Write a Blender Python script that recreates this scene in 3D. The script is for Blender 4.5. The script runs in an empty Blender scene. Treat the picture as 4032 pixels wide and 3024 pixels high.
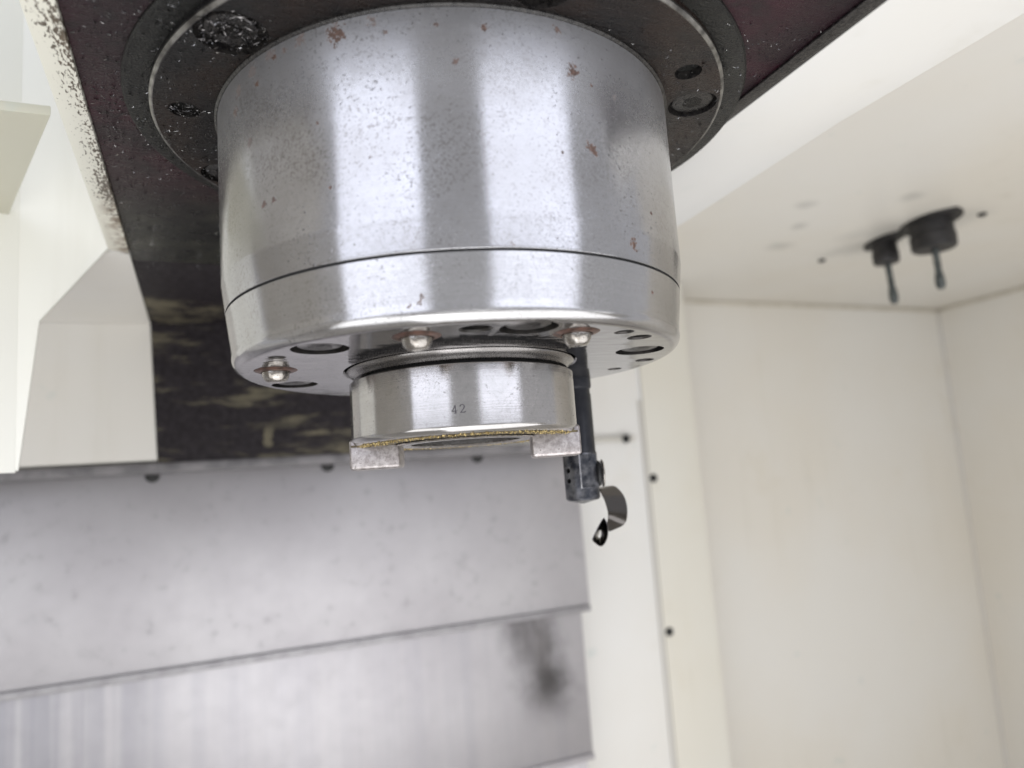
import bpy, bmesh, math, random
from mathutils import Vector, Matrix
random.seed(7)
S = 0.001                      # all shapes are written in millimetres
sc = bpy.context.scene
COL = sc.collection
rad = math.radians

# ------------------------------------------------------------------ camera
YAW, PITCH, ROLL = rad(23.19), rad(7.565), rad(-4.123)
fw = Vector((math.sin(YAW)*math.cos(PITCH), math.cos(YAW)*math.cos(PITCH), math.sin(PITCH)))
rt = Vector((math.cos(YAW), -math.sin(YAW), 0)); up = rt.cross(fw)
r2 = math.cos(ROLL)*rt + math.sin(ROLL)*up
u2 = -math.sin(ROLL)*rt + math.cos(ROLL)*up
cd = bpy.data.cameras.new('camera'); cam = bpy.data.objects.new('camera', cd); COL.objects.link(cam)
M = Matrix((r2, u2, -fw)).transposed().to_4x4()
M.translation = Vector((-96.71, -276.35, -17.465))*S
cam.matrix_world = M
cd.sensor_width = 36; cd.sensor_fit = 'HORIZONTAL'
cd.lens = 36*2885.4/4032
cd.clip_start = 0.01; cd.clip_end = 20
cd.dof.use_dof = True; cd.dof.focus_distance = 0.272; cd.dof.aperture_fstop = 7.4
sc.camera = cam

# ------------------------------------------------------------------ light
w = bpy.data.worlds.new('World'); sc.world = w; w.use_nodes = True
bg = w.node_tree.nodes['Background']
bg.inputs[0].default_value = (0.96, 0.965, 1.0, 1); bg.inputs[1].default_value = 0.5
sc.view_settings.view_transform = 'Standard'; sc.view_settings.look = 'None'
sc.view_settings.exposure = 0.28; sc.view_settings.gamma = 1.0

def lamp(name, az, dist, z0, z1, width, power, col, face=None):
    """upright rectangular lamp out on the shop floor; az in degrees from the front (-Y) towards +X"""
    a = rad(az); p = Vector((math.sin(a)*dist, -math.cos(a)*dist, (z0+z1)/2))
    l = bpy.data.lights.new(name, 'AREA'); l.shape = 'RECTANGLE'
    l.size = width*S; l.size_y = (z1-z0)*S; l.energy = power; l.color = col
    o = bpy.data.objects.new(name, l); COL.objects.link(o); o.location = p*S
    f = rad(az if face is None else face)
    o.rotation_euler = (rad(90), 0, f)       # -Z of the lamp looks towards the spindle
    d = Vector((-math.sin(f), math.cos(f), 0))
    o.matrix_world = Matrix.Translation(p*S) @ Matrix((d.cross(Vector((0, 0, 1))), Vector((0, 0, 1)), -d)).transposed().to_4x4()
    return o
lamp('shop_light_left', -50, 900, 40, 1250, 600, 3.6, (0.83, 0.87, 1.0))
lamp('shop_light_right', 16.5, 900, 40, 1250, 650, 4.0, (0.83, 0.87, 1.0))

def fill_lamp(name, p, aim, w_, h_, power, col):  # unseen area lamps added low in front to brighten walls, roof and guard
    l = bpy.data.lights.new(name, 'AREA'); l.shape = 'RECTANGLE'; l.size = w_*S; l.size_y = h_*S; l.energy = power; l.color = col
    o = bpy.data.objects.new(name, l); COL.objects.link(o)
    o.location = Vector(p)*S; o.rotation_euler = (Vector(aim)-Vector(p)).to_track_quat('-Z', 'Y').to_euler()
fill_lamp('fill_light_right', (480, -330, -360), (780, 400, 130), 1300, 620, 4.7, (.98, .985, 1.0))
fill_lamp('fill_light_left', (-420, -330, -330), (-230, 250, 90), 900, 500, 2.7, (.98, .99, 1.0))

# ------------------------------------------------------------------ node helpers
class NT:
    def __init__(s, name):
        s.m = bpy.data.materials.new(name); s.m.use_nodes = True
        s.t = s.m.node_tree; s.n = s.t.nodes; s.b = s.n['Principled BSDF']
        s.tc = s.n.new('ShaderNodeTexCoord').outputs['Object']
    def link(s, a, b): s.t.links.new(a, b)
    def _in(s, sock, v):
        if hasattr(v, 'is_linked'): s.link(v, sock)
        elif isinstance(v, (tuple, list)) and len(v) == 3 and sock.type == 'RGBA': sock.default_value = (*v, 1)
        else: sock.default_value = v
    def set(s, k, v): s._in(s.b.inputs[k], v)
    def map(s, sx, sy, sz, rot=(0, 0, 0), loc=(0, 0, 0)):
        m = s.n.new('ShaderNodeMapping'); s.link(s.tc, m.inputs[0])
        m.inputs['Scale'].default_value = (sx, sy, sz); m.inputs['Rotation'].default_value = rot; m.inputs['Location'].default_value = loc
        return m.outputs[0]
    def noise(s, scale, detail=3, rough=0.55, vec=None, dist=0.0, color=False):
        n = s.n.new('ShaderNodeTexNoise'); s.link(vec or s.tc, n.inputs['Vector'])
        n.inputs['Scale'].default_value = scale; n.inputs['Detail'].default_value = detail
        n.inputs['Roughness'].default_value = rough; n.inputs['Distortion'].default_value = dist
        return n.outputs['Color' if color else 'Fac']
    def ramp(s, f, a, b, lo=0.0, hi=1.0):
        n = s.n.new('ShaderNodeMapRange'); n.interpolation_type = 'SMOOTHSTEP'
        s.link(f, n.inputs[0]); n.inputs[1].default_value = a; n.inputs[2].default_value = b
        n.inputs[3].default_value = lo; n.inputs[4].default_value = hi
        return n.outputs[0]
    def math(s, op, a, b=0.0):
        n = s.n.new('ShaderNodeMath'); n.operation = op
        s._in(n.inputs[0], a); s._in(n.inputs[1], b); return n.outputs[0]
    def mix(s, f, a, b):
        n = s.n.new('ShaderNodeMix'); n.data_type = 'RGBA'
        s._in(n.inputs[0], f); s._in(n.inputs[6], a); s._in(n.inputs[7], b); return n.outputs[2]
    def mixf(s, f, a, b):
        n = s.n.new('ShaderNodeMix'); n.data_type = 'FLOAT'
        s._in(n.inputs[0], f); s._in(n.inputs[2], a); s._in(n.inputs[3], b); return n.outputs[0]
    def bump(s, h, strength, dist, prev=None):
        n = s.n.new('ShaderNodeBump'); n.inputs['Strength'].default_value = strength
        n.inputs['Distance'].default_value = dist; s.link(h, n.inputs['Height'])
        if prev: s.link(prev, n.inputs['Normal'])
        return n.outputs[0]
    def sep(s):
        n = s.n.new('ShaderNodeSeparateXYZ'); s.link(s.tc, n.inputs[0]); return n.outputs
    def blots(s, pts, warp=0.7, wscale=800, soft=.75):
        """1 inside the stains listed as (x, y, z, radius, strength) in mm, with ragged edges"""
        c = s.noise(wscale, 3, 0.6, color=True)
        v = s.n.new('ShaderNodeVectorMath'); v.operation = 'SUBTRACT'; s.link(c, v.inputs[0]); v.inputs[1].default_value = (.5, .5, .5)
        out = None
        for x, y, z, r, k in pts:
            v2 = s.n.new('ShaderNodeVectorMath'); v2.operation = 'MULTIPLY_ADD'
            s.link(v.outputs[0], v2.inputs[0]); v2.inputs[1].default_value = (r*warp*5*S,)*3; s.link(s.tc, v2.inputs[2])
            d = s.n.new('ShaderNodeVectorMath'); d.operation = 'DISTANCE'; s.link(v2.outputs[0], d.inputs[0]); d.inputs[1].default_value = (x*S, y*S, z*S)
            f = s.ramp(d.outputs['Value'], r*soft*S, r*1.15*S, k, 0)
            out = f if out is None else s.math('MAXIMUM', out, f)
        return out

def steel(name, col=(.49, .49, .512), col2=(.395, .39, .40), rough=.14, brush=.3, pits=0.6, rust=None, aniso=.8, film=None, oxide=.93, mott=30):
    k = NT(name)
    fine = k.noise(850, 4, .6); big = k.noise(mott, 4, .6)
    br = k.noise(1, 5, .65, k.map(14, 14, 3800))
    pitm = k.ramp(k.math('ADD', fine, k.math('MULTIPLY', k.math('SUBTRACT', big, .5), .35)), .66 - .05*pits, .74, 0, pits)
    spk = k.ramp(k.noise(1700, 2, .5), .42, .62)
    c = k.mix(k.ramp(big, .3, .72), col2, col)
    blot = k.noise(420, 5, .68); c = k.mix(k.math('MULTIPLY', k.ramp(blot, .42, .62), .26*pits), c, (.36, .35, .345))
    c = k.mix(k.math('MULTIPLY', k.math('SUBTRACT', 1.0, spk), .10), c, (.33, .325, .32))
    c = k.mix(k.math('MULTIPLY', k.ramp(br, .35, .65), .28), c, (.36, .355, .35))
    c = k.mix(pitm, c, (.07, .06, .055))
    fl1 = k.ramp(k.math('ADD', k.noise(1050, 3, .6), k.math('MULTIPLY', k.math('SUBTRACT', k.noise(38, 3, .6), .5), .5)), .55, .68); lft = k.ramp(k.sep()[0], .03, -.06, .6, 1.35); c = k.mix(k.math('MULTIPLY', k.math('MULTIPLY', fl1, lft), .6*pits), c, (.20, .185, .175))
    top = k.ramp(k.sep()[2], .085, .118) if rust is RUST else 0.0
    met = k.math('SUBTRACT', oxide, k.math('MULTIPLY', top, .25))
    r = k.math('ADD', k.math('MULTIPLY', spk, .05), rough)
    r = k.math('ADD', r, k.math('MULTIPLY', k.ramp(blot, .4, .65), .07*pits))
    r = k.math('ADD', r, k.math('MULTIPLY', pitm, .12))
    r = k.math('ADD', r, k.math('MULTIPLY', top, .14))
    if rust:
        m = k.blots(rust)
        tint = k.mix(k.ramp(k.noise(1500, 3), .35, .65), (.065, .038, .028), (.17, .10, .075))
        c = k.mix(k.math('MULTIPLY', m, .97), c, tint)
        k.set('Metallic', k.math('MULTIPLY', met, k.math('SUBTRACT', 1.0, k.math('MULTIPLY', m, .75))))
        r = k.math('ADD', r, k.math('MULTIPLY', m, .4))
    else:
        k.set('Metallic', met)
    if film is not None:                                  # smooth oil film on the underside
        f = k.ramp(k.sep()[2], film+.0007, film+.0001)
        c = k.mix(k.math('MULTIPLY', f, .85), c, (.20, .19, .195)); r = k.mixf(k.math('MULTIPLY', f, .8), r, .05)
        if not aniso: pass
    k.set('Base Color', c); k.set('Roughness', r)
    b = k.bump(br, brush, .00003)
    if film is not None: b = k.bump(k.math('MULTIPLY', k.noise(1, 2, .5, k.map(60, 260, 60)), f), .25, .0006, b)
    b = k.bump(pitm, .35, .0001, b)
    k.set('Normal', b)
    if aniso:
        tg = k.n.new('ShaderNodeTangent'); tg.direction_type = 'RADIAL'; tg.axis = 'Z'
        k.link(tg.outputs[0], k.b.inputs['Tangent']); k.set('Anisotropic', k.math('MULTIPLY', k.math('SUBTRACT', 1.0, f), aniso) if film is not None else aniso); k.set('Anisotropic Rotation', .25)
    return k.m

RUST = [(-67,-60,123,2.2,.7),(-75,-49.5,122.5,2.4,.6),(-80,-41,121,2.6,.55),(-84,-32,118,2.2,.6),(-48,-76,122.5,1.6,.7),(-57.6,-68.6,120.7,3.2,1.0),(-25.7,-85.8,107.4,1.1,.9),(-16.7,-88.0,118.1,1.1,1.0),(-80.8,-38.7,97.6,1.5,0.6),(-77.6,-44.8,74.2,1.4,.9),(-75.1,-48.9,74.0,1.3,.9),(-63.2,-63.5,93.9,0.6,1.0),(-60.5,-66.1,72.5,0.6,1.0),(-50.0,-74.3,79.7,0.7,0.5),(-44.6,-77.7,118.1,0.8,0.8),(-78.7,-42.8,115.7,1.4,1.0),(-73.7,-50.9,120.9,1.2,1.0),(-71.1,-54.5,121.6,1.4,0.8),(-30.6,-84.2,119.0,0.7,0.9),(11.8,-88.8,108.3,2.2,1.0),(16.4,-88.1,83.9,1.8,1.0),(17.5,-87.9,82.2,1.1,1.0),(19.1,-87.5,105.3,0.6,1.0),(5.6,-89.4,80.6,0.7,0.8),(43.0,-78.6,68.2,0.8,1.0),(28.8,-84.8,103.9,0.9,0.6),(31.9,-83.7,55.5,1.6,1.0),(32.7,-83.4,54.1,1.3,1.0),(-12.6,-88.7,51.0,1.2,0.5),(7.5,-89.3,121.1,1.3,0.9),(-84.6,-29.6,112.2,1.7,0.8)]
RUST2 = [(-42.0,-76.8,34.6,0.9,.8),(-38.3,-78.7,36.9,0.9,.8),(-38.9,-78.4,35.2,0.9,.8),(41.9,-76.8,41.3,0.8,1.0),(-69.7,-53.0,35.5,0.5,0.9)]

m_housing = steel('worn_ground_steel', pits=.75, rust=RUST)
m_ring = steel('turned_steel', (.53, .525, .535), (.46, .455, .46), .15, .45, .5, RUST2, film=.029, mott=45)
m_nose = steel('polished_steel', (.52, .50, .495), (.43, .42, .41), .12, .6, .35, None, .5, mott=60)
m_lip = steel('grey_turned_steel', (.25, .235, .23), (.17, .16, .155), .24, .5, .3)
m_key = steel('pink_grey_steel', (.60, .555, .55), (.27, .24, .235), .42, .3, .6, None, 0, mott=420)
m_ball = steel('bright_steel', (.46, .435, .40), (.22, .195, .17), .2, .3, .6, None, 0, mott=420)

def plain(name, col, rough, metal=0.0, col2=None, nscale=120, bstr=.0, bscale=600, bdist=.0002, spec=None):
    k = NT(name)
    if col2: k.set('Base Color', k.mix(k.ramp(k.noise(nscale, 4, .6), .35, .68), col, col2))
    else: k.set('Base Color', col)
    k.set('Roughness', k.math('ADD', k.math('MULTIPLY', k.noise(nscale*1.7, 3), .2), rough-.1)); k.set('Metallic', metal)
    if spec is not None: k.set('Specular IOR Level', spec)
    if bstr: k.set('Normal', k.bump(k.noise(bscale, 4, .6), bstr, bdist))
    return k.m

def oily(name, a, b, a2, sp, extra=None):
    """dark oily painted / sooty metal with grit"""
    k = NT(name)
    big = k.noise(16, 4, .6, dist=.4); mid = k.noise(90, 4, .65); grit = k.noise(1100, 4, .65)
    streak = k.noise(1, 3, .6, k.map(90, 600, 300, (0, 0, rad(28))))
    c = k.mix(k.ramp(big, .38, .62), a, b)
    c = k.mix(k.math('MULTIPLY', k.ramp(mid, .5, .72), .7), c, a2)
    c = k.mix(k.math('MULTIPLY', k.ramp(streak, .5, .75), .35), c, sp)
    if extra: c = extra(k, c)
    k.set('Base Color', c)
    k.set('Roughness', k.math('ADD', k.math('MULTIPLY', mid, .3), .14))
    h = k.math('ADD', grit, k.math('MULTIPLY', streak, .8))
    k.set('Normal', k.bump(h, .8, .0009)); k.set('Specular IOR Level', .3)
    return k.m
def olive(k, c):
    x = k.sep(); f = k.ramp(x[1], .03, .15)
    o = k.mix(k.ramp(k.noise(34, 5, .7), .46, .66), (.008, .008, .0075), (.034, .034, .026))
    return k.mix(f, c, o)
m_maroon = oily('oily_maroon_paint', (.027, .0034, .0095), (.011, .0028, .0055), (.005, .004, .0045), (.022, .016, .017), olive)
m_flange = oily('sooty_flange_steel', (.017, .009, .006), (.006, .0055, .006), (.0035, .0032, .0032), (.02, .019, .017))
m_boss = oily('sooty_grey_boss', (.012, .012, .0105), (.009, .009, .0085), (.005, .005, .005), (.022, .021, .019))
def rearpaint():
    k = NT('worn_dark_paint')
    n = k.noise(1, 5, .7, k.map(11, 11, 60), .3); fine = k.noise(220, 4, .6)
    c = k.mix(k.ramp(fine, .3, .7), (.012, .009, .011), (.026, .022, .025))
    x = k.sep()
    hi = k.ramp(x[2], .118, .135)                        # older bare patches gather where the underside turns down
    nearfold = k.math('MULTIPLY', k.ramp(x[1], .20, .33), hi)
    thr = k.math('SUBTRACT', n, k.math('MULTIPLY', k.math('SUBTRACT', 1.0, nearfold), .06))
    low = k.math('MULTIPLY', k.ramp(x[2], .034, .022), k.ramp(n, .46, .6))
    f = k.math('MAXIMUM', k.math('MULTIPLY', k.ramp(thr, .47, .6), .8), k.math('MULTIPLY', low, .8))
    f = k.math('MAXIMUM', f, k.math('MULTIPLY', k.blots([(-45, 371.7, 40, 4, .8), (-45.4, 371.7, 35, 4, .9), (-46, 371.7, 29, 4, .9)], .25, 160), .9))
    k.set('Base Color', k.mix(f, c, k.mix(k.noise(60, 3), (.05, .047, .035), (.24, .21, .14))))
    k.set('Roughness', .6); k.set('Specular IOR Level', .22); k.set('Normal', k.bump(fine, .5, .0006))
    return k.m
m_rear = rearpaint()

def cream(name, col=(.71, .69, .645), dirt=None, teal=.4, rough=.38, grease=None):
    k = NT(name)
    big = k.noise(3.2, 4, .55); sm = k.noise(26, 4, .6)
    c = k.mix(k.ramp(big, .3, .7), col, (col[0]*.97, col[1]*.945, col[2]*.90))
    t = k.math('MULTIPLY', k.ramp(sm, .66, .78), teal)
    c = k.mix(t, c, (.44, .52, .50))
    c = k.mix(k.math('MULTIPLY', k.ramp(k.noise(9, 4, .6), .6, .74), .2), c, (.58, .52, .40))
    drip = k.math('MULTIPLY', k.ramp(k.noise(1, 4, .6, k.map(34, 34, 2.5)), .55, .8), k.ramp(big, .4, .7))
    c = k.mix(k.math('MULTIPLY', drip, .42), c, (.50, .47, .38))
    if grease: c = k.mix(k.blots(grease, .25, 22, .2), c, (.20, .20, .19))
    if dirt: c = dirt(k, c)
    k.set('Base Color', c); k.set('Roughness', k.math('ADD', k.math('MULTIPLY', sm, .15), rough-.07))
    k.set('Normal', k.bump(k.noise(700, 2), .05, .0002))
    return k.m
m_cream = cream('cream_paint')
m_roof = cream('greasy_cream_paint', grease=[(606, 250, 220, 62, .3), (598, 320, 220, 40, .3), (630, 215, 220, 40, .25), (560, 280, 220, 30, .2), (500, 330, 220, 18, .3), (520, 180, 220, 16, .3), (430, 220, 220, 14, .3), (470, 270, 220, 12, .35)])
def rimdirt(k, c):
    x = k.sep()
    side = k.ramp(x[0], -.1445, -.1355)                  # soot creeps out from the casting
    rv_ = k.map(1, .36, 1); g = k.math('ADD', k.noise(900, 3, .6, rv_), k.math('MULTIPLY', k.noise(45, 3, .6, rv_), .5))
    m = k.math('MULTIPLY', k.ramp(k.math('ADD', g, k.math('MULTIPLY', side, .17)), .89, .99), .95)
    br = k.math('MULTIPLY', k.ramp(x[1], .07, .13), k.math('MULTIPLY', side, k.ramp(k.noise(130, 4, .6), .38, .6)))
    c = k.mix(k.math('MULTIPLY', br, .85), c, (.20, .13, .075))
    return k.mix(m, c, k.mix(k.noise(160, 3), (.03, .025, .02), (.13, .09, .055)))
m_rim = cream('grimy_cream_paint', (.74, .73, .65), rimdirt, .1)
m_guard = cream('white_paint', (.87, .875, .83), None, .35)
m_bracket = cream('dull_cream_paint', (.56, .55, .46), None, .6)
m_cover = cream('pale_cream_paint', (.71, .70, .675), None, .35)
m_post = cream('yellowed_cream_paint', (.67, .65, .585), None, .15)
m_rim2 = cream('grey_white_paint', (.70, .70, .69), None, .08)

def stainless(name, streaky, rough=.5, stain=None, col=(.50, .487, .50)):
    k = NT(name); k_sp = .42
    big = k.noise(7, 5, .62); sp = k.noise(85, 4, .6)
    c = k.mix(k.ramp(big, .3, .7), (col[0]*.86, col[1]*.85, col[2]*.86), col)
    c = k.mix(k.math('MULTIPLY', k.ramp(sp, .57, .72), k_sp if not streaky else .1), c, (.33, .32, .33))
    if streaky:
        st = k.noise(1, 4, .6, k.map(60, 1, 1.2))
        c = k.mix(k.math('MULTIPLY', k.ramp(st, .38, .72), .42), c, (.38, .37, .40))
    if streaky: c = k.mix(k.math('MULTIPLY', k.math('MULTIPLY', k.ramp(k.sep()[0], -.10, -.2), k.ramp(st, .3, .6)), .55), c, (.25, .25, .28))  # dark bluish reflection painted into the colour towards the left
    if stain:
        X = k.sep(); sx = k.math('SUBTRACT', X[0], k.math('MULTIPLY', k.math('ADD', X[2], .2), -.22)); sx = k.math('ADD', sx, k.math('MULTIPLY', k.math('SUBTRACT', k.noise(45, 3), .5), .035))
        def band(v, a, b, e): return k.math('MULTIPLY', k.ramp(v, a-e, a+e), k.ramp(v, b+e, b-e))
        nz = k.noise(1, 4, .6, k.map(70, 1, 16))
        body = k.math('MULTIPLY', band(sx, .190, .238, .018), band(X[2], -.246, -.142, .018))
        core = k.math('MULTIPLY', band(sx, .198, .234, .016), band(X[2], -.246, -.190, .026))
        f = k.math('MAXIMUM', k.math('MULTIPLY', body, k.ramp(nz, .25, .75, .55, .9)), k.math('MULTIPLY', core, 1.0)); c = k.mix(k.math('MULTIPLY', f, .92), c, k.mix(k.noise(18, 2), (.06, .047, .042), (.02, .022, .023)))
        k.set('Metallic', k.math('SUBTRACT', .9, k.math('MULTIPLY', f, .6)))
    else: k.set('Metallic', .9)
    k.set('Base Color', c); k.set('Roughness', k.math('ADD', k.math('MULTIPLY', sp, .12), rough))
    return k.m
m_way1 = stainless('stained_stainless_steel', False)
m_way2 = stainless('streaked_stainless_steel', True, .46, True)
m_way3 = stainless('lower_stainless_steel', True, .4)  # streaked steel without the stain, a little smoother
m_lipg = plain('dull_steel_lip', (.36, .35, .36), .5, .6, (.28, .27, .28), 60)
m_edge = plain('grey_wiper', (.20, .19, .195), .5, 0, (.12, .115, .12), 60)
m_black = plain('black_oxide_steel', (.011, .012, .017), .34, .0, (.02, .021, .026), 200, .1, spec=.3)
m_tip = plain('worn_black_steel', (.028, .031, .04), .3, .6, (.14, .14, .15), 210, .1)
m_worn = plain('rubbed_bare_edge', (.5, .5, .52), .35, .9, (.25, .25, .27), 500)
m_hole = plain('black_hole', (.006, .006, .006), .6)
m_screw = plain('oiled_black_screw', (.20, .19, .19), .3, .9, (.05, .045, .045), 120, .1)
m_bore = plain('shade_dark_bore', (.05, .045, .042), .35, .6, (.02, .019, .018), 200, .1)  # hole walls painted dark to stand in for the shade inside
m_oily_screw = plain('screw_caked_with_soot', (.012, .011, .011), .22, .1, (.035, .032, .03), 500, .7, 900, .0005)
m_copper = plain('copper_seat', (.17, .095, .075), .4, .8, (.05, .035, .03), 300, .2)
m_gland = plain('black_rubber', (.012, .011, .011), .55, 0, (.028, .026, .026), 60)
m_pin = plain('dark_teal_pin', (.03, .037, .037), .55, 0, (.10, .11, .105), 200)
m_rust_drip = plain('dried_grease', (.20, .23, .19), .6, 0, (.45, .45, .38), 70)
m_chip = plain('bright_swarf', (.75, .74, .73), .2, 1.0, (.14, .135, .13), 350)
m_chipdark = plain('oily_swarf', (.22, .21, .21), .25, 1.0, (.02, .02, .02), 300)
m_brass = plain('brass_swarf', (.55, .43, .20), .35, 1.0, (.16, .12, .06), 900)
m_grime = plain('brown_grime', (.06, .045, .03), .7, 0, (.14, .11, .05), 700, .5, 900)
m_ribbon = plain('blued_steel_ribbon', (.12, .112, .108), .2, 1.0)
m_stamp = plain('stamped_mark', (.02, .018, .024), .6, 0, (.05, .045, .055), 900)
m_rimlight = plain('worn_edge', (.33, .32, .30), .35, .9, (.10, .095, .09), 130, .3)
m_floor = cream('grey_cream_paint', (.55, .53, .5), None, .2)

# ------------------------------------------------------------------ mesh helpers
WL = {}
def finish(bm, name, sharp=32):
    bmesh.ops.recalc_face_normals(bm, faces=bm.faces)
    bmesh.ops.scale(bm, vec=(S, S, S), verts=bm.verts)
    me = bpy.data.meshes.new(name); bm.to_mesh(me); bm.free()
    for p in me.polygons: p.use_smooth = True
    me.set_sharp_from_angle(angle=rad(sharp))
    return me
def place(o, parent, at):
    at = Vector(at); WL[o] = at
    o.parent = parent
    o.location = (at - (WL[parent] if parent else Vector((0, 0, 0))))*S
def obj(name, bm, mt, parent=None, at=(0, 0, 0), sharp=32, label=None):
    me = bm if isinstance(bm, bpy.types.Mesh) else finish(bm, name, sharp)
    if mt and not me.materials: me.materials.append(mt)
    o = bpy.data.objects.new(name, me); COL.objects.link(o); place(o, parent, at)
    if label: o['label'] = label
    return o
def tag(o, label, cat, group=None):
    o['label'] = label; o['category'] = cat
    if group: o['group'] = group
    return o
def thing(name, label, cat, at, group=None):
    o = bpy.data.objects.new(name, None); COL.objects.link(o); o.empty_display_size = .01
    place(o, None, at); return tag(o, label, cat, group)
def dup(o, parent, at):
    """a copy of a part (and of its sub-parts) sharing their meshes"""
    c = o.copy(); COL.objects.link(c); place(c, parent, at)
    for ch in list(o.children):
        d = ch.copy(); COL.objects.link(d); place(d, c, Vector(at) + (WL[ch] - WL[o]))
    return c

def lathe(prof, n=192, bm=None, closed=False, c=(0, 0, 0)):
    """prof: (r, z) points turned about the vertical; closed joins last to first"""
    bm = bm or bmesh.new(); rings = []
    for r, z in prof:
        if r < 1e-6: rings.append([bm.verts.new((c[0], c[1], c[2]+z))])
        else: rings.append([bm.verts.new((c[0]+r*math.cos(2*math.pi*i/n), c[1]+r*math.sin(2*math.pi*i/n), c[2]+z)) for i in range(n)])
    pairs = list(zip(rings, rings[1:])) + ([(rings[-1], rings[0])] if closed else [])
    for A, B in pairs:
        for i in range(n):
            j = (i+1) % n
            if len(A) == 1 and len(B) == 1: continue
            if len(A) == 1: bm.faces.new((A[0], B[i], B[j]))
            elif len(B) == 1: bm.faces.new((A[i], A[j], B[0]))
            else: bm.faces.new((A[i], A[j], B[j], B[i]))
    return bm
def fillet(cx, cz, r, a0, a1, k=8):
    return [(cx + r*math.cos(rad(a0+(a1-a0)*i/k)), cz + r*math.sin(rad(a0+(a1-a0)*i/k))) for i in range(k+1)]
def box(x0, x1, y0, y1, z0, z1, bev=0.0, bm=None, seg=2):
    b = bmesh.new()
    bmesh.ops.create_cube(b, size=1)
    for v in b.verts: v.co = Vector(((x0+x1)/2 + v.co.x*(x1-x0), (y0+y1)/2 + v.co.y*(y1-y0), (z0+z1)/2 + v.co.z*(z1-z0)))
    if bev: bmesh.ops.bevel(b, geom=b.edges[:], offset=bev, segments=seg, affect='EDGES', profile=.5)
    if bm is None: return b
    return join(bm, b)
def join(bm, b):
    me = bpy.data.meshes.new('t'); b.to_mesh(me); b.free(); bm.from_mesh(me); bpy.data.meshes.remove(me); return bm
def xform(bm, m):
    bmesh.ops.transform(bm, matrix=m, verts=bm.verts); return bm
def prism(pts, ext, bev=0.0):
    """polygon of 3D points swept by the vector ext"""
    bm = bmesh.new(); e = Vector(ext)
    a = [bm.verts.new(p) for p in pts]; b = [bm.verts.new(Vector(p)+e) for p in pts]
    bm.faces.new(a); bm.faces.new(b[::-1])
    for i in range(len(pts)):
        j = (i+1) % len(pts); bm.faces.new((a[i], b[i], b[j], a[j]))
    bmesh.ops.recalc_face_normals(bm, faces=bm.faces)
    if bev: bmesh.ops.bevel(bm, geom=bm.edges[:], offset=bev, segments=2, affect='EDGES', profile=.5)
    return bm
def cyl(r, z0, z1, n=40, c=(0, 0), bm=None):
    return lathe([(0, z0), (r, z0), (r, z1), (0, z1)], n, bm, c=(c[0], c[1], 0))
def cut(o, bm, sharp=32, inner=None):
    """cut the shapes in bm (mm) out of o"""
    bmesh.ops.recalc_face_normals(bm, faces=bm.faces)
    bmesh.ops.scale(bm, vec=(S, S, S), verts=bm.verts)
    me = bpy.data.meshes.new('cutter'); bm.to_mesh(me); bm.free()
    if inner: me.materials.append(inner)
    k = bpy.data.objects.new('cutter', me); COL.objects.link(k); k.matrix_world = Matrix.Translation(WL[o]*S)
    md = o.modifiers.new('cut', 'BOOLEAN'); md.object = k; md.operation = 'DIFFERENCE'; md.solver = 'EXACT'; md.material_mode = 'TRANSFER' if inner else 'INDEX'
    bpy.context.view_layer.update()
    dg = bpy.context.evaluated_depsgraph_get()
    new = bpy.data.meshes.new_from_object(o.evaluated_get(dg))
    o.modifiers.clear(); new.name = o.data.name; old = o.data; o.data = new
    if not new.materials: new.materials.append(old.materials[0])
    bpy.data.objects.remove(k); bpy.data.meshes.remove(me)
    new.set_sharp_from_angle(angle=rad(sharp))

# ================================================================== enclosure (large structure)
ZC, YB, YA, XR = 220, 560, 470, 1054
enc = thing('machine_enclosure', 'cream painted sheet metal enclosure behind and right of the spindle', 'machine enclosure', (400, YB, -700))
obj('rear_panel', box(466, XR+4, YB, YB+4, -700, ZC), m_cream, enc)
obj('side_panel', box(XR, XR+4, -150, YB-1, -700, ZC), m_cream, enc)
obj('roof_panel', box(139, XR+6, -150, YB+6, ZC, ZC+4), m_roof, enc)
obj('roof_panel', box(-1100, -345, -150, YB+6, ZC, ZC+4), m_roof, enc)
obj('cover_panel', box(-700, 388, YA, YA+3, -700, ZC-2), m_cover, enc, label='flat panel behind the way cover')
bm = prism([(390, YA-3, -700), (455, YA-3, -700), (466, YA, -700), (472, YA+9, -700), (476, YB-2, -700), (470, YB-2, -700), (466, YA+14, -700), (460, YA+5, -700), (453, YA, -700), (390, YA, -700)], (0, 0, 700+ZC-3))
obj('corner_post', bm, m_post, enc, label='yellowed bent corner post')
obj('seam_strip', box(384.5, 389.5, YA-2.2, YA-.5, -700, 68, .4), plain('seam_sealant', (.56, .54, .50), .6), enc)
obj('cross_rib', box(256, 372, YA-8, YA-.4, 19.5, 25, 1), plain('dull_rib_paint', (.55, .53, .48), .5), enc)  # rib in a duller cream than the panels
m_bead = plain('aged_sealant', (.63, .59, .51), .6, 0, (.54, .50, .42), 40)
obj('sealant_bead', box(477, XR-.5, YB-4.5, YB-.3, ZC-6, ZC-.3, 1.5), m_bead, enc, label='bead under the roof along the rear panel')
obj('sealant_bead', box(XR-4.5, XR-.3, -140, YB-5, ZC-6, ZC-.3, 1.5), m_bead, enc, label='bead under the roof along the side panel')
obj('sealant_bead', box(XR-4, XR-.3, YB-4, YB-.3, -690, ZC-7, 1.2), m_cover, enc, label='upright bead in the corner')
obj('floor_tray', box(-1100, XR, -420, YB, -704, -700), m_floor, enc)
obj('front_shade_panel', box(-1100, XR, -424, -420, -700, -95), m_floor, enc)  # unseen panel added to darken what the steel reflects from low in front
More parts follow.
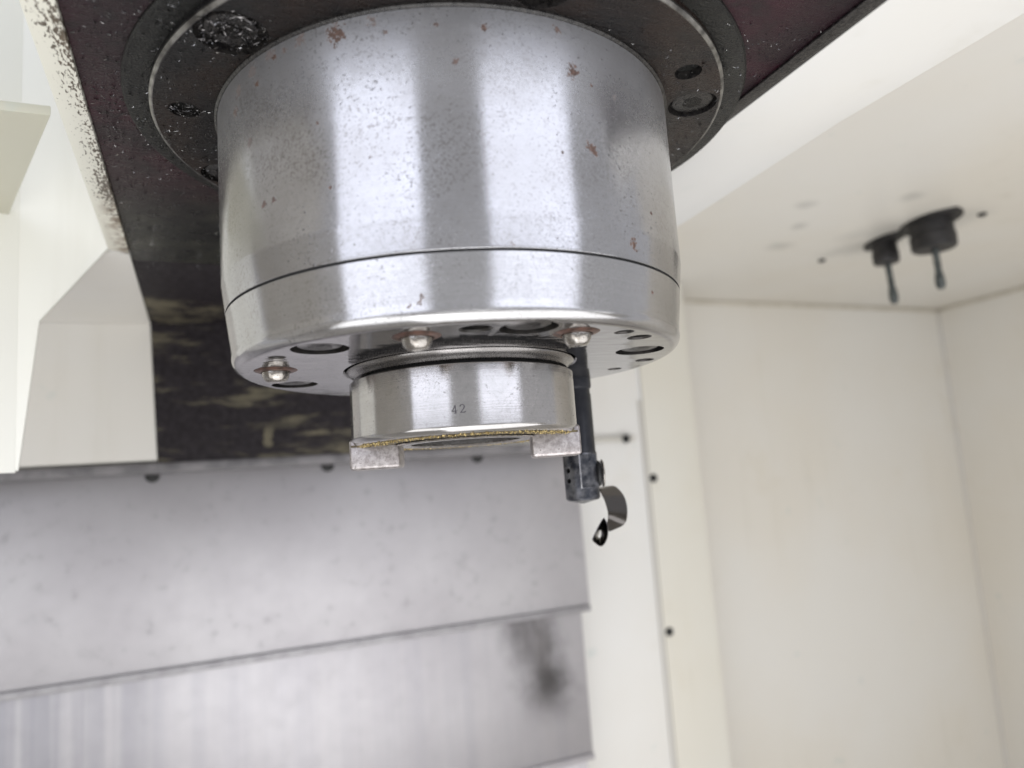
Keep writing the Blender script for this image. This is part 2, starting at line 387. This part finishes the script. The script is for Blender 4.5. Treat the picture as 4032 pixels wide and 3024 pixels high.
obj('left_panel', box(-1104, -1100, -420, YB, -700, ZC), m_cream, enc)
def panhead(r=5.2):
    return lathe([(0, -2.8), (r*.55, -2.6), (r*.9, -1.6), (r, 0), (0, 0)], 24)
sm_head = xform(panhead(), Matrix.Rotation(rad(-90), 4, 'X'))     # head looks towards -Y
wall_screw = None
for x, z, y in ((394.7, -25.4, YA-3), (396.2, -201.7, YA-3), (359, 22.4, YA-8), (398, -378, YA-3)):
    if wall_screw is None: wall_screw = obj('panel_screw', sm_head, m_hole, enc, (x, y, z))
    else: dup(wall_screw, enc, (x, y, z))
rs = panhead(4.6)
roof_screw = obj('roof_screw', rs, m_hole, enc, (594, 363, ZC))
dup(roof_screw, enc, (644, 198, ZC))

# black fittings that hang through the roof panel
def gland(label, x, y, L, wid, hgt, pin, lean):
    t = thing('cable_gland', label, 'cable gland', (x, y, ZC), 'black fittings hanging from the roof panel')
    ang = Matrix.Rotation(rad(-16.5), 4, 'Z')
    fl = bmesh.new(); n = 28
    A = [fl.verts.new((math.cos(2*math.pi*i/n)*(wid*.58 if abs(math.sin(2*math.pi*i/n)) < .8 else wid*.5), math.sin(2*math.pi*i/n)*L*.5*(1 if i % 7 else 1.06), -.2)) for i in range(n)]
    B = [fl.verts.new(v.co + Vector((0, 0, -3))) for v in A]
    fl.faces.new(A); fl.faces.new(B)
    for i in range(n): fl.faces.new((A[i], A[(i+1) % n], B[(i+1) % n], B[i]))
    obj('flange', xform(fl, ang), m_gland, t, (x, y, ZC))
    b = lathe([(0, -2.9), (wid*.5, -2.9), (wid*.5, -hgt*.5), (wid*.53, -hgt*.55), (wid*.52, -hgt+2), (wid*.48, -hgt), (0, -hgt)], 40)
    obj('body', b, m_gland, t, (x, y, ZC))
    p = lathe([(0, -hgt), (3.4, -hgt), (3.2, -hgt-pin*.55), (4.6, -hgt-pin*.72), (4.8, -hgt-pin*.88), (3, -hgt-pin), (0, -hgt-pin)], 20)
    obj('pin', xform(p, Matrix.Rotation(rad(lean), 4, 'Y')), m_pin, t, (x, y, ZC))
    return t
gland('smaller black fitting on the roof panel with a long dark pin hanging down', 608, 287, 60, 26, 27, 46, -3)
gland('larger black fitting on the roof panel with a short dark pin hanging down', 604, 226, 76, 41, 31, 42, -1)

# left guard
g = thing('sheet_metal_guard', 'bright white sheet metal guard with slanted edge left of the spindle head', 'guard', (-250, 186, 10))
obj('guard_plate', prism([(-128, 186, 155), (-145.2, 186, 132), (-178.3, 186, 88.5), (-187.0, 186, 7), (-188.6, 186, 7), (-188.6, 186, 330), (-128, 186, 330)], (0, 2, 0)), m_guard, g, label='flat plate with a slanted lower edge')
bm = prism([(-188.4, 185.8, 6), (-330, 128, 6), (-330, 130.5, 6), (-188.4, 188.3, 6)], (0, 0, 330))
obj('guard_wing', bm, m_guard, g, label='wing bent towards the viewer')
b = prism([(-153, 60, 147.5), (-193, 184, 147.5), (-290, 146, 147.5), (-330, 120, 147.5), (-330, 60, 147.5)], (0, 0, 4.4), .5)
tag(obj('shelf_bracket', b, m_bracket), 'dull cream plate bracket at the upper left edge in front of the white guard', 'bracket')

# ================================================================== way cover
wc = thing('way_cover', 'telescopic stainless steel way cover of stepped panels below the head', 'way cover', (10, 424, -300))
wp = obj('cover_panel', prism([(-420, 420, 12), (269, 420, 12), (271.6, 420, -151.4), (-420, 420, -151.4)], (0, 3, 0), .6), m_way1, wc, label='uppermost panel, spotted')
obj('lower_lip', box(-420, 271.2, 417.6, 419.8, -155.5, -149.5, .5), m_lipg, wp)
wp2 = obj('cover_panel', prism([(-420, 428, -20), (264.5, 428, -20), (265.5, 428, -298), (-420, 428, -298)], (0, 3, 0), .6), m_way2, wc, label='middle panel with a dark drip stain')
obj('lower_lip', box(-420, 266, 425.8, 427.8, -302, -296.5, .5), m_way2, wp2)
obj('cover_panel', box(-420, 262, 436, 439, -460, -160), m_way3, wc, label='lowest panel')
wiper = obj('wiper_strip', box(-420, 262, 376, 419.5, 10, 17.5, 1), m_edge, wc, label='dark grey strip along the top')
ws = xform(panhead(6), Matrix.Rotation(rad(-90), 4, 'X'))
s0 = None
for x, z in ((-136, 9.3), (10, 9.6), (158, 9.6)):
    if s0 is None: s0 = obj('cover_screw', ws, m_hole, wc, (x, 419.9, z))
    else: dup(s0, wc, (x, 419.9, z))

# ================================================================== spindle head
ZH = 131
head = thing('machining_spindle', 'oily dark milling machine head with its broad steel spindle housing', 'machine spindle', (0, 0, ZH))
obj('casting', prism([(-134, -68, ZH), (-60, -84, ZH), (134, -134, ZH), (134, 205, ZH), (-134, 205, ZH)], (0, 0, 289), .8), m_maroon, head, label='maroon painted underside caked with oil')
bm = prism([(-134, 205, ZH), (134, 205, ZH), (134, 371.7, ZH), (-134, 371.7, ZH)], (0, 0, 280))
obj('casting', bm, m_rear, head, label='scuffed dark rear underside')
bm = prism([(-133.9, 371.7, ZH+60), (-133.9, 371.7, ZH-.5), (-129.6, 371.7, 17.6), (132, 371.7, 17.6), (133.9, 371.7, ZH-.5), (133.9, 371.7, ZH+60)], (0, 44, 0))
obj('rear_carriage', bm, m_rear, head, label='dark rear face with worn cream patches')
# cream covers
obj('cover_rim', prism([(-134.2, -68, 130), (-134.2, 189, 130), (-144.6, 181, 130), (-143.6, -68, 130)], (0, 0, 270), .4), m_rim, head, label='narrow cream rim speckled with soot')
obj('side_cover', prism([(-134.3, 189.4, 129.8), (-134.3, 371.4, 129.8), (-300, 371.4, 129.8), (-300, 189.4, 129.8)], (0, 0, 3)), m_cover, head, label='pale cover underside')
obj('side_cover', prism([(-134.4, 371.6, 129.7), (-129.9, 371.6, 19.5), (-300, 371.6, 19.5), (-300, 371.6, 129.7)], (0, 3, 0)), m_cover, head, label='pale upright cover beside the dark rear face')
obj('cover_rim', prism([(112, -140, 129.6), (166.5, -140, 129.6), (165.4, -52, 129.6), (173, 72, 129.6), (176, 372, 129.6), (118, 372, 129.6), (115.8, 4, 129.6)], (0, 0, 89.5), .3), m_rim2, head, label='broad pale grey rim on the right')
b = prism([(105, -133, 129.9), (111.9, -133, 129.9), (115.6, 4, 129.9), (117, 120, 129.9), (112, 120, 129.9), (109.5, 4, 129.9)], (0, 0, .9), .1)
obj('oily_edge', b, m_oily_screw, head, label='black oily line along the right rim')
# boss and flange
obj('boss', lathe([(88, ZH-1.6), (120.5, ZH-1.6), (121.2, ZH-1.0), (121.2, ZH+1), (88, ZH+1)], 192, closed=True), m_boss, head)
fl = obj('flange', lathe([(86, 126), (111.7, 126), (112.5, 126.8), (112.5, ZH), (86, ZH)], 192, closed=True), m_flange, head)
obj('bright_edge', lathe([(111.35, 125.93), (111.75, 125.93), (112.6, 126.75), (112.6, 127.5), (111.4, 127.5)], 192, closed=True), m_rimlight, fl)
ch = bmesh.new()
P = lambda r, a: (r*math.cos(rad(a)), r*math.sin(rad(a)))
BORES = [(-149, 11.2), (-32.5, 9.6), (-91, 10), (148, 10)]
for a, r in BORES: cyl(r, 122, 129.3, 40, P(101, a), ch)
SM = [(-180, 5.4), (-47, 5.0), (-120, 5)]
for a, r in SM: cyl(r, 122, 130.2, 32, P(101, a), ch)
cut(fl, ch, 32, m_oily_screw)
def capscrew(R, hx, up):
    """socket head screw, its head looking down from z=0, up = length hidden above"""
    bm = lathe([(R-.9, 0), (R-.25, .25), (R, .9), (R, up), (hx*1.01, up)], 40)
    hexp = [(hx*math.cos(rad(60*i+12)), hx*math.sin(rad(60*i+12))) for i in range(6)]
    a = [bm.verts.new((x, y, .0)) for x, y in hexp]; d = [bm.verts.new((x*.97, y*.97, up*.75)) for x, y in hexp]
    for i in range(6): bm.faces.new((a[i], a[(i+1) % 6], d[(i+1) % 6], d[i]))
    bm.faces.new(d)
    n = 40; inner = [v for v in bm.verts if abs(v.co.z) < 1e-6 and abs(math.hypot(v.co.x, v.co.y)-(R-.9)) < 1e-3]
    inner.sort(key=lambda v: math.atan2(v.co.y, v.co.x)); hs = sorted(a, key=lambda v: math.atan2(v.co.y, v.co.x))
    e = [x for x in bm.edges if x.verts[0] in inner and x.verts[1] in inner] + [x for x in bm.edges if x.verts[0] in hs and x.verts[1] in hs]
    bmesh.ops.bridge_loops(bm, edges=e)
    return bm
def socket(hx, up):
    return prism([(hx*.98*math.cos(rad(60*i+12)), hx*.98*math.sin(rad(60*i+12)), .7) for i in range(6)], (0, 0, up))  # black hex plate painted in for the shade inside the screw socket
fsc = None
for a, r in BORES:
    p = (*P(101, a), 127.0)
    if fsc is None: fsc = obj('flange_screw', capscrew(8.2, 4.2, 2.4), m_oily_screw, head, p); obj('hex_shade', socket(4.2, .6), m_hole, fsc, p)
    else: dup(fsc, head, p)

# housing barrel
hp = [(70, 126), (89.4, 126), (89.8, 125.4), (89.8, 124.6), (89.79, 60.6), (89.76, 59.9), (89.62, 59.0), (89.5, 58.2), (88.65, 51.0), (88.55, 50.4), (88.5, 50.15), (88.42, 50.05), (70, 50.05)]
hs = obj('spindle_housing', lathe(hp, 256, closed=True), m_housing, head, sharp=20)
obj('seal_groove', lathe([(86, 127.2), (90.9, 127.2), (90.9, 125.2), (90.2, 124.6), (89.4, 124.6), (86, 124.6)], 192, closed=True), m_oily_screw, hs)
obj('seam_groove', lathe([(80, 50.6), (87.7, 50.6), (87.7, 48.6), (80, 48.6)], 192, closed=True), m_hole, hs)

# nose ring with its holes
rp = [(45.9, 49.2), (88.34, 49.2), (88.42, 49.08), (88.36, 48.4), (86.75, 35.6)] + fillet(82.6, 33.2, 4.2, 12, -90, 10) + [(46.6, 29.0), (45.9, 29.7)]
ring = obj('nose_ring', lathe(rp, 256, closed=True), m_ring, head, sharp=25)
CB = [(-147, 73.3), (-92.7, 75.3), (-34, 71.2), (148.3, 71.4), (27, 72.5), (88, 73)]
BALL = [(-120, 70.5), (179, 71.5), (-77.1, 71.4), ]
SMH = [(-105.4, 75.2, 4.6), (-65.3, 78.6, 2.7), (-55.5, 77.2, 3.6), (-14.4, 77.0, 3.3), (2.4, 73.2, 2.5), (-161, 77.5, 2.2)]
ch = bmesh.new()
for a, r in CB: cyl(9.3, 25, 33.6, 44, P(r, a), ch)
for a, r in BALL: cyl(7.3, 25, 30.6, 40, P(r, a), ch)
for a, r, q in SMH:
    x, y = P(r, a)
    lathe([(0, 25), (q+1.0, 25), (q+1.0, 28.7), (q, 29.7), (q, 40), (0, 40)], 32, ch, c=(x, y, 0))
cut(ring, ch, 25, m_bore)
csc = None
for a, r in CB:
    p = (*P(r, a), 29.75)
    if csc is None: csc = obj('cap_screw', capscrew(7.3, 4.4, 3.15), m_screw, head, p); obj('hex_shade', socket(4.4, .6), m_hole, csc, p)
    else: dup(csc, head, p)
# coolant nozzles: a copper seat round a bright ball
noz = None
for i, (a, r) in enumerate(BALL):
    p = (*P(r, a), 29.0)
    if noz is None:
        noz = obj('coolant_nozzle', lathe([(5.0, 1.0), (5.1, -.4), (5.5, -.75), (6.5, -.6), (7.6, -.12), (7.75, -.02), (7.2, .1), (7.2, 1.0)], 40, closed=True), m_copper, head, p)
        bl = bmesh.new(); bmesh.ops.create_uvsphere(bl, u_segments=32, v_segments=20, radius=4.9)
        for v in bl.verts:
            if v.co.z < -3.6: v.co.z = -3.6 + (v.co.z+3.6)*.4
            a_ = math.atan2(v.co.y, v.co.x); k_ = 1+.045*math.cos(6*a_)*min(1, abs(v.co.z)/3); v.co.x *= k_; v.co.y *= k_
        obj('ball', xform(bl, Matrix.Translation((0, 0, -.6))), m_ball, noz, p)
    else: dup(noz, head, p)

# ================================================================== spindle nose
PH = -22.0
sp = thing('spindle_nose', 'short bright steel spindle nose stamped 42 with two drive keys', 'spindle nose', (0, 0, 0))
pr = [(22.2, 0), (41.6, 0)] + [(42.6, .25), (43.6, .9), (44.25, 1.75), (44.42, 2.2), (44.44, 2.7), (44.44, 23.3), (44.43, 23.75), (44.1, 24.1), (39.5, 24.1), (22.2, 24.1), (22.2, 0)]
nose = obj('nose_cylinder', lathe(pr[:-1], 256, closed=True), m_nose, sp, sharp=20)
obj('neck', lathe([(30, 24), (39.6, 24), (39.6, 29), (30, 29)], 128, closed=True), m_hole, sp)  # coloured black so the gap above the nose looks shaded
obj('slinger_lip', lathe([(40.4, 25.9), (42.4, 25.9), (43.0, 26.7), (43.6, 27.2), (44.3, 27.6), (45.2, 28.4), (45.35, 28.9), (45.1, 29.4), (40.4, 29.4)], 192, closed=True), m_lip, sp)
obj('bore_ring', lathe([(22.1, -.02), (27.5, -.02), (28.2, -.5), (27.6, -.9), (23, -.9), (22.1, -.4)], 128, closed=True), m_ball, sp)
rk = Matrix.Rotation(rad(PH), 4, 'Z')
def keybm():
    b = box(25.6, 45.0, -7.9, 7.9, -8.9, 3, 1.3, seg=3)
    for v in b.verts:
        pass
    return b
k0 = obj('drive_key', xform(keybm(), rk), m_key, sp, label='key on the right, worn pinkish grey')
kb = xform(keybm(), Matrix.Rotation(rad(PH+180), 4, 'Z'))
k1 = obj('drive_key', kb, m_key, sp, label='key on the left, scuffed at one end')
# recesses in which the keys sit show as a thin dark seam
for a in (0, 180):
    obj('key_seam', xform(box(25.2, 44.0, -8.2, 8.2, -.15, .6), Matrix.Rotation(rad(PH+a), 4, 'Z')), m_grime, k0 if a == 0 else k1)
# stamped figures on the curved flank
def stroke(bm, pts, wd, a0, zc):
    pts = [Vector(p) for p in pts]; L = []; R_ = []
    for i, p in enumerate(pts):
        d = (pts[min(i+1, len(pts)-1)] - pts[max(i-1, 0)]).normalized(); n = Vector((-d.y, d.x))
        ww = wd[i] if isinstance(wd, (list, tuple)) else wd
        for lst, s in ((L, 1), (R_, -1)):
            q = p + n*ww*.5*s; an = rad(a0) + q.x/44.44
            lst.append([bm.verts.new((rr*math.cos(an), rr*math.sin(an), zc+q.y)) for rr in (44.43, 44.475)])
    for i in range(len(pts)-1):
        for A, B in (((L[i][1], R_[i][1]), (L[i+1][1], R_[i+1][1])), ((L[i][0], L[i][1]), (L[i+1][0], L[i+1][1])), ((R_[i][0], R_[i][1]), (R_[i+1][0], R_[i+1][1]))):
            bm.faces.new((A[0], A[1], B[1], B[0]))
    return bm
b = bmesh.new()
stroke(b, [(.36, 1.45), (.0, .7), (-.75, -.55), (-.78, -.72)], [.3, .28, .26, .3], -113.5, 8.15)
stroke(b, [(-.95, -.6), (.95, -.52)], .27, -113.5, 8.15)
stroke(b, [(.33, 1.5), (.38, -1.2)], .34, -113.5, 8.15)
stroke(b, [(-.2, -1.3), (.8, -1.22)], .3, -113.5, 8.15)
obj('stamped_digit', b, m_stamp, sp, label='stamped figure 4')
b = bmesh.new()
arc = [(-.72, .78), (-.78, 1.0), (-.55, 1.3), (-.15, 1.45), (.25, 1.4), (.58, 1.1), (.62, .7), (.42, .2), (0, -.4), (-.5, -.98), (-.72, -1.22)]
stroke(b, arc, [.42, .4, .28, .24, .26, .34, .38, .36, .3, .28, .3], -109.9, 8.2)
stroke(b, [(-.8, -1.25), (-.3, -1.18), (.4, -1.22), (.82, -1.15), (.9, -.8)], [.3, .28, .3, .36, .34], -109.9, 8.2)
obj('stamped_digit', b, m_stamp, sp, label='stamped figure 2')

# ================================================================== rod beside the nose
RX, RY = 68.6, 34.2
rod = thing('probe_rod', 'black steel rod with a flat-sided tip hanging beside the spindle nose', 'rod', (RX, RY, 29))
rb = lathe([(0, 31), (8.2, 31), (8.2, 25.5), (8.0, 24.6), (7.4, 24.0), (7.4, 21.8), (7.7, 21.2), (7.7, -5.8), (8.0, -6.4), (0, -6.4)], 56)
obj('shank', rb, m_black, rod, (RX, RY, 0))
tp = lathe([(0, -6.4), (7.9, -6.4), (8.1, -6.8), (8.1, -27.6), (7.5, -28.4), (0, -30.2)], 56)
tip = obj('tip', tp, m_tip, rod, (RX, RY, 0))
# view-side direction of the flat
va = math.atan2(-276.35-RY, -96.71-RX)
fa = va + rad(34)
c_, s_ = math.cos(fa), math.sin(fa)
fb = box(6.3, 12, -4.6, 12, -22.8, -7.4)
cut(tip, xform(fb, Matrix.Rotation(fa, 4, 'Z')))
obj('rubbed_edge', xform(box(6.2, 6.75, -5.0, -4.45, -23.0, -7.2, .1), Matrix.Rotation(fa, 4, 'Z')), m_worn, tip, (RX, RY, 0))
obj('rubbed_edge', xform(box(6.2, 6.6, -4.9, 4.6, -23.1, -22.7, .1), Matrix.Rotation(fa, 4, 'Z')), m_worn, tip, (RX, RY, 0))
ha = va - rad(47)
cb = bmesh.new()
for z in (-14.4, -19.2):
    q = xform(cyl(1.25, 4, 12, 20), Matrix.Translation((0, 0, 0)))
    q = xform(q, Matrix.Rotation(rad(90), 4, 'Y')); q = xform(q, Matrix.Rotation(ha, 4, 'Z')); q = xform(q, Matrix.Translation((0, 0, z)))
    join(cb, q)
cut(tip, cb, 32, m_hole)
for z in (-14.4, -19.2):
    q = xform(cyl(1.24, 3, 5.6, 20), Matrix.Rotation(rad(90), 4, 'Y')); q = xform(q, Matrix.Rotation(ha, 4, 'Z')); q = xform(q, Matrix.Translation((0, 0, z)))
    obj('hole', q, m_hole, tip, (RX, RY, 0))
# thin round clip on the far side of the tip
ca = va + rad(96)
for n_, (r0, r1, x0, x1, m_) in {'clip_backing': (0, 6.0, 7.2, 9.0, m_hole), 'clip_disc': (0, 6.5, 9.6, 10.6, m_ball)}.items():
    q = lathe([(0, x0), (r1-.5, x0), (r1, x0+.4), (r1, x1-.3), (r1-.6, x1), (0, x1+.2)], 40)
    q = xform(q, Matrix.Rotation(rad(90), 4, 'Y')); q = xform(q, Matrix.Rotation(ca, 4, 'Z')); q = xform(q, Matrix.Translation((0, 0, -16.5)))
    obj(n_, q, m_, rod, (RX, RY, 0))

# curled ribbon: pairs of points (one long edge, other long edge)
nr = Vector((math.cos(YAW), -math.sin(YAW), 0)); nf = Vector((math.sin(YAW), math.cos(YAW), 0))
def rv(a, h, d): return Vector((RX, RY, 0)) + nr*a + nf*d + Vector((0, 0, h))
# a: mm to the right of the rod axis as seen, h: height, d: depth away from the viewer
PAIRS = [((6.6, -24.0, 1.0), (9.5, -23.4, 9.5)), ((7.8, -24.6, 0.0), (15.6, -23.3, 8.5)), ((8.8, -26.6, -.6), (18.2, -25.2, 8)), ((9.8, -29.4, -1.0), (20.2, -28.6, 7.4)),
         ((10.5, -32.4, -1.0), (21.0, -32.6, 7.0)), ((10.9, -35.2, -.8), (20.8, -36.6, 6.6)), ((10.9, -37.0, -.2), (20.0, -39.8, 6.4)), ((10.8, -38.2, .8), (18.6, -41.6, 6.4)),
         ((10.6, -39.6, 2.6), (16.2, -42.8, 7.6)), ((9.6, -42.0, 4.4), (12.0, -44.3, 8.6))]
LOOP0 = [(9.0, -37.2), (10.2, -39.6), (10.6, -43.0), (9.9, -46.8), (8.0, -49.8), (6.0, -50.6), (4.0, -49.2), (2.6, -47.0), (4.6, -43.2), (7.0, -39.4), (8.8, -37.4)]
LOOP = [((x, z, 0), (7.2+(x-7.2)*.3, -46+(z+46)*.35, 8.0)) for x, z in LOOP0]
def ribbon(pairs, thick, cols=6, bulge=0.0):
    def cr(p, t):
        n = len(p)-1; x = t*n; i = min(int(x), n-1); f = x-i
        g = [p[max(0, min(n, i+k))] for k in (-1, 0, 1, 2)]
        return .5*((2*g[1]) + (g[2]-g[0])*f + (2*g[0]-5*g[1]+4*g[2]-g[3])*f*f + (3*g[1]-g[0]-3*g[2]+g[3])*f**3)
    A = [rv(*p[0]) for p in pairs]; B = [rv(*p[1]) for p in pairs]
    bm = bmesh.new(); N = len(pairs)*6; rows = []
    for i in range(N+1):
        a, b2 = cr(A, i/N), cr(B, i/N)
        rows.append([bm.verts.new(a.lerp(b2, j/cols)) for j in range(cols+1)])
    for i in range(N):
        for j in range(cols): bm.faces.new((rows[i][j], rows[i][j+1], rows[i+1][j+1], rows[i+1][j]))
    bmesh.ops.recalc_face_normals(bm, faces=bm.faces)
    bmesh.ops.solidify(bm, geom=bm.faces[:], thickness=thick)
    return bm
cu = thing('metal_curl', 'curled ribbon of thin dark steel hanging from the black rod tip', 'metal curl', tuple(rv(10, -24, 3)))
obj('ribbon', ribbon(PAIRS, .35), m_ribbon, cu, sharp=50, label='broad curled strip')
obj('ribbon', ribbon(LOOP, .35, 4), m_ribbon, cu, sharp=50, label='teardrop loop at the end')

# ================================================================== swarf
def chips(n, fn, lmin, lmax, seed, wmin=.06, wmax=.3):
    rnd = random.Random(seed); bm = bmesh.new()
    for _ in range(n):
        p = fn(rnd)
        if p is None: continue
        L = lmin + (lmax-lmin)*rnd.random()**3; wd = wmin + (wmax-wmin)*rnd.random()**2; a = rnd.gauss(rad(-25), .8); t = rnd.gauss(0, .3)
        d = Vector((math.cos(a)*math.cos(t), math.sin(a)*math.cos(t), math.sin(t)))*L*.5
        s = Vector((-math.sin(a), math.cos(a), rnd.gauss(0, .8)))*wd
        k = Vector((0, 0, -.12-.3*rnd.random()))
        vs = [bm.verts.new(p+q) for q in (-d-s*.5, -d*.2-s+k, d*.5-s*.6, d, d*.3+s+k*.6, -d*.5+s*.8)]
        c = bm.verts.new(p+k*1.6)
        for i in range(6): bm.faces.new((vs[i], vs[(i+1) % 6], c))
    return bm
CL = [(random.uniform(-132, 100), random.uniform(-110, 170)) for _ in range(46)]
def on_head(r):
    if r.random() < .35:
        x, y = CL[int(r.random()*len(CL))]; x += r.gauss(0, 12); y += r.gauss(0, 12)
        if abs(x) > 132.5: return None
    else: x, y = r.uniform(-133, 112), r.uniform(-127, 240)
    d = math.hypot(x, y)
    if d < 91.5 or y < -83-.24*x: return None
    if y > 60 and r.random() < .6 : return None
    if x > 0 and r.random() < .5: return None
    z = 126 if d < 111 else (ZH-1.6 if d < 120 else ZH)
    return Vector((x, y, z-.05))
o = obj('metal_chips', chips(5600, on_head, .3, 2.6, 3, .04, .15), m_chip); o['kind'] = 'stuff'
tag(o, 'fine bright metal chips stuck to the oily underside of the head', 'metal chips')
o = obj('oily_grit', chips(5200, on_head, .5, 2.2, 5), m_oily_screw); o['kind'] = 'stuff'
tag(o, 'black oily grit clinging to the underside of the head', 'grit')
def in_bores(r):
    a, q = r.choice([(-149, 11.5), (-149, 11.5), (-149, 10.5), (-149, 10.5), (-149, 9), (-180, 5)]); th = r.uniform(0, 6.283); rr = q*math.sqrt(r.random())
    x, y = P(101, a); return Vector((x+rr*math.cos(th), y+rr*math.sin(th), 126.6-.9*r.random()))
o = obj('chip_clump', chips(230, in_bores, .8, 5.5, 9, .1, .35), m_chipdark); o['kind'] = 'stuff'
tag(o, 'matted oily chips packed into the flange screw holes', 'metal chips')
def on_nose_edge(r):
    a = r.uniform(0, 360); rr = r.choice([r.uniform(38, 42.2), r.uniform(33, 42)])
    return Vector((*P(rr, a), -.05))
o = obj('brass_crumbs', chips(2600, on_nose_edge, .25, 1.2, 11), m_brass); o['kind'] = 'stuff'
tag(o, 'golden brass crumbs stuck round the bottom edge of the spindle nose', 'brass swarf')
obj('grime_band', lathe([(30, -.03), (41.5, -.03), (41.5, -.12), (30, -.12)], 128, closed=True), m_grime, sp)
def on_flank(r):
    a = r.choice([r.gauss(-68, 9), r.gauss(-68, 9), r.uniform(-170, -40), r.gauss(-145, 8)]); z = min(22, abs(r.gauss(6, 6))+1.5)
    return Vector((*P(44.5, a), z))
def specks(n, fn, s, seed):
    rnd = random.Random(seed); bm = bmesh.new()
    for _ in range(n):
        p = fn(rnd); q = s*(.5+rnd.random())
        bmesh.ops.create_icosphere(bm, subdivisions=0 if False else 1, radius=q, matrix=Matrix.Translation(p) @ Matrix.Rotation(rnd.random()*6, 4, 'Z'))
    return bm
o = obj('bright_specks', specks(70, on_flank, .09, 13), m_chip, sharp=10); o['kind'] = 'stuff'
tag(o, 'tiny bright specks on the flank of the spindle nose', 'metal specks')

# normal sampling settings
sc.cycles.use_denoising = True
sc.cycles.max_bounces = 8; sc.cycles.diffuse_bounces = 4; sc.cycles.glossy_bounces = 5
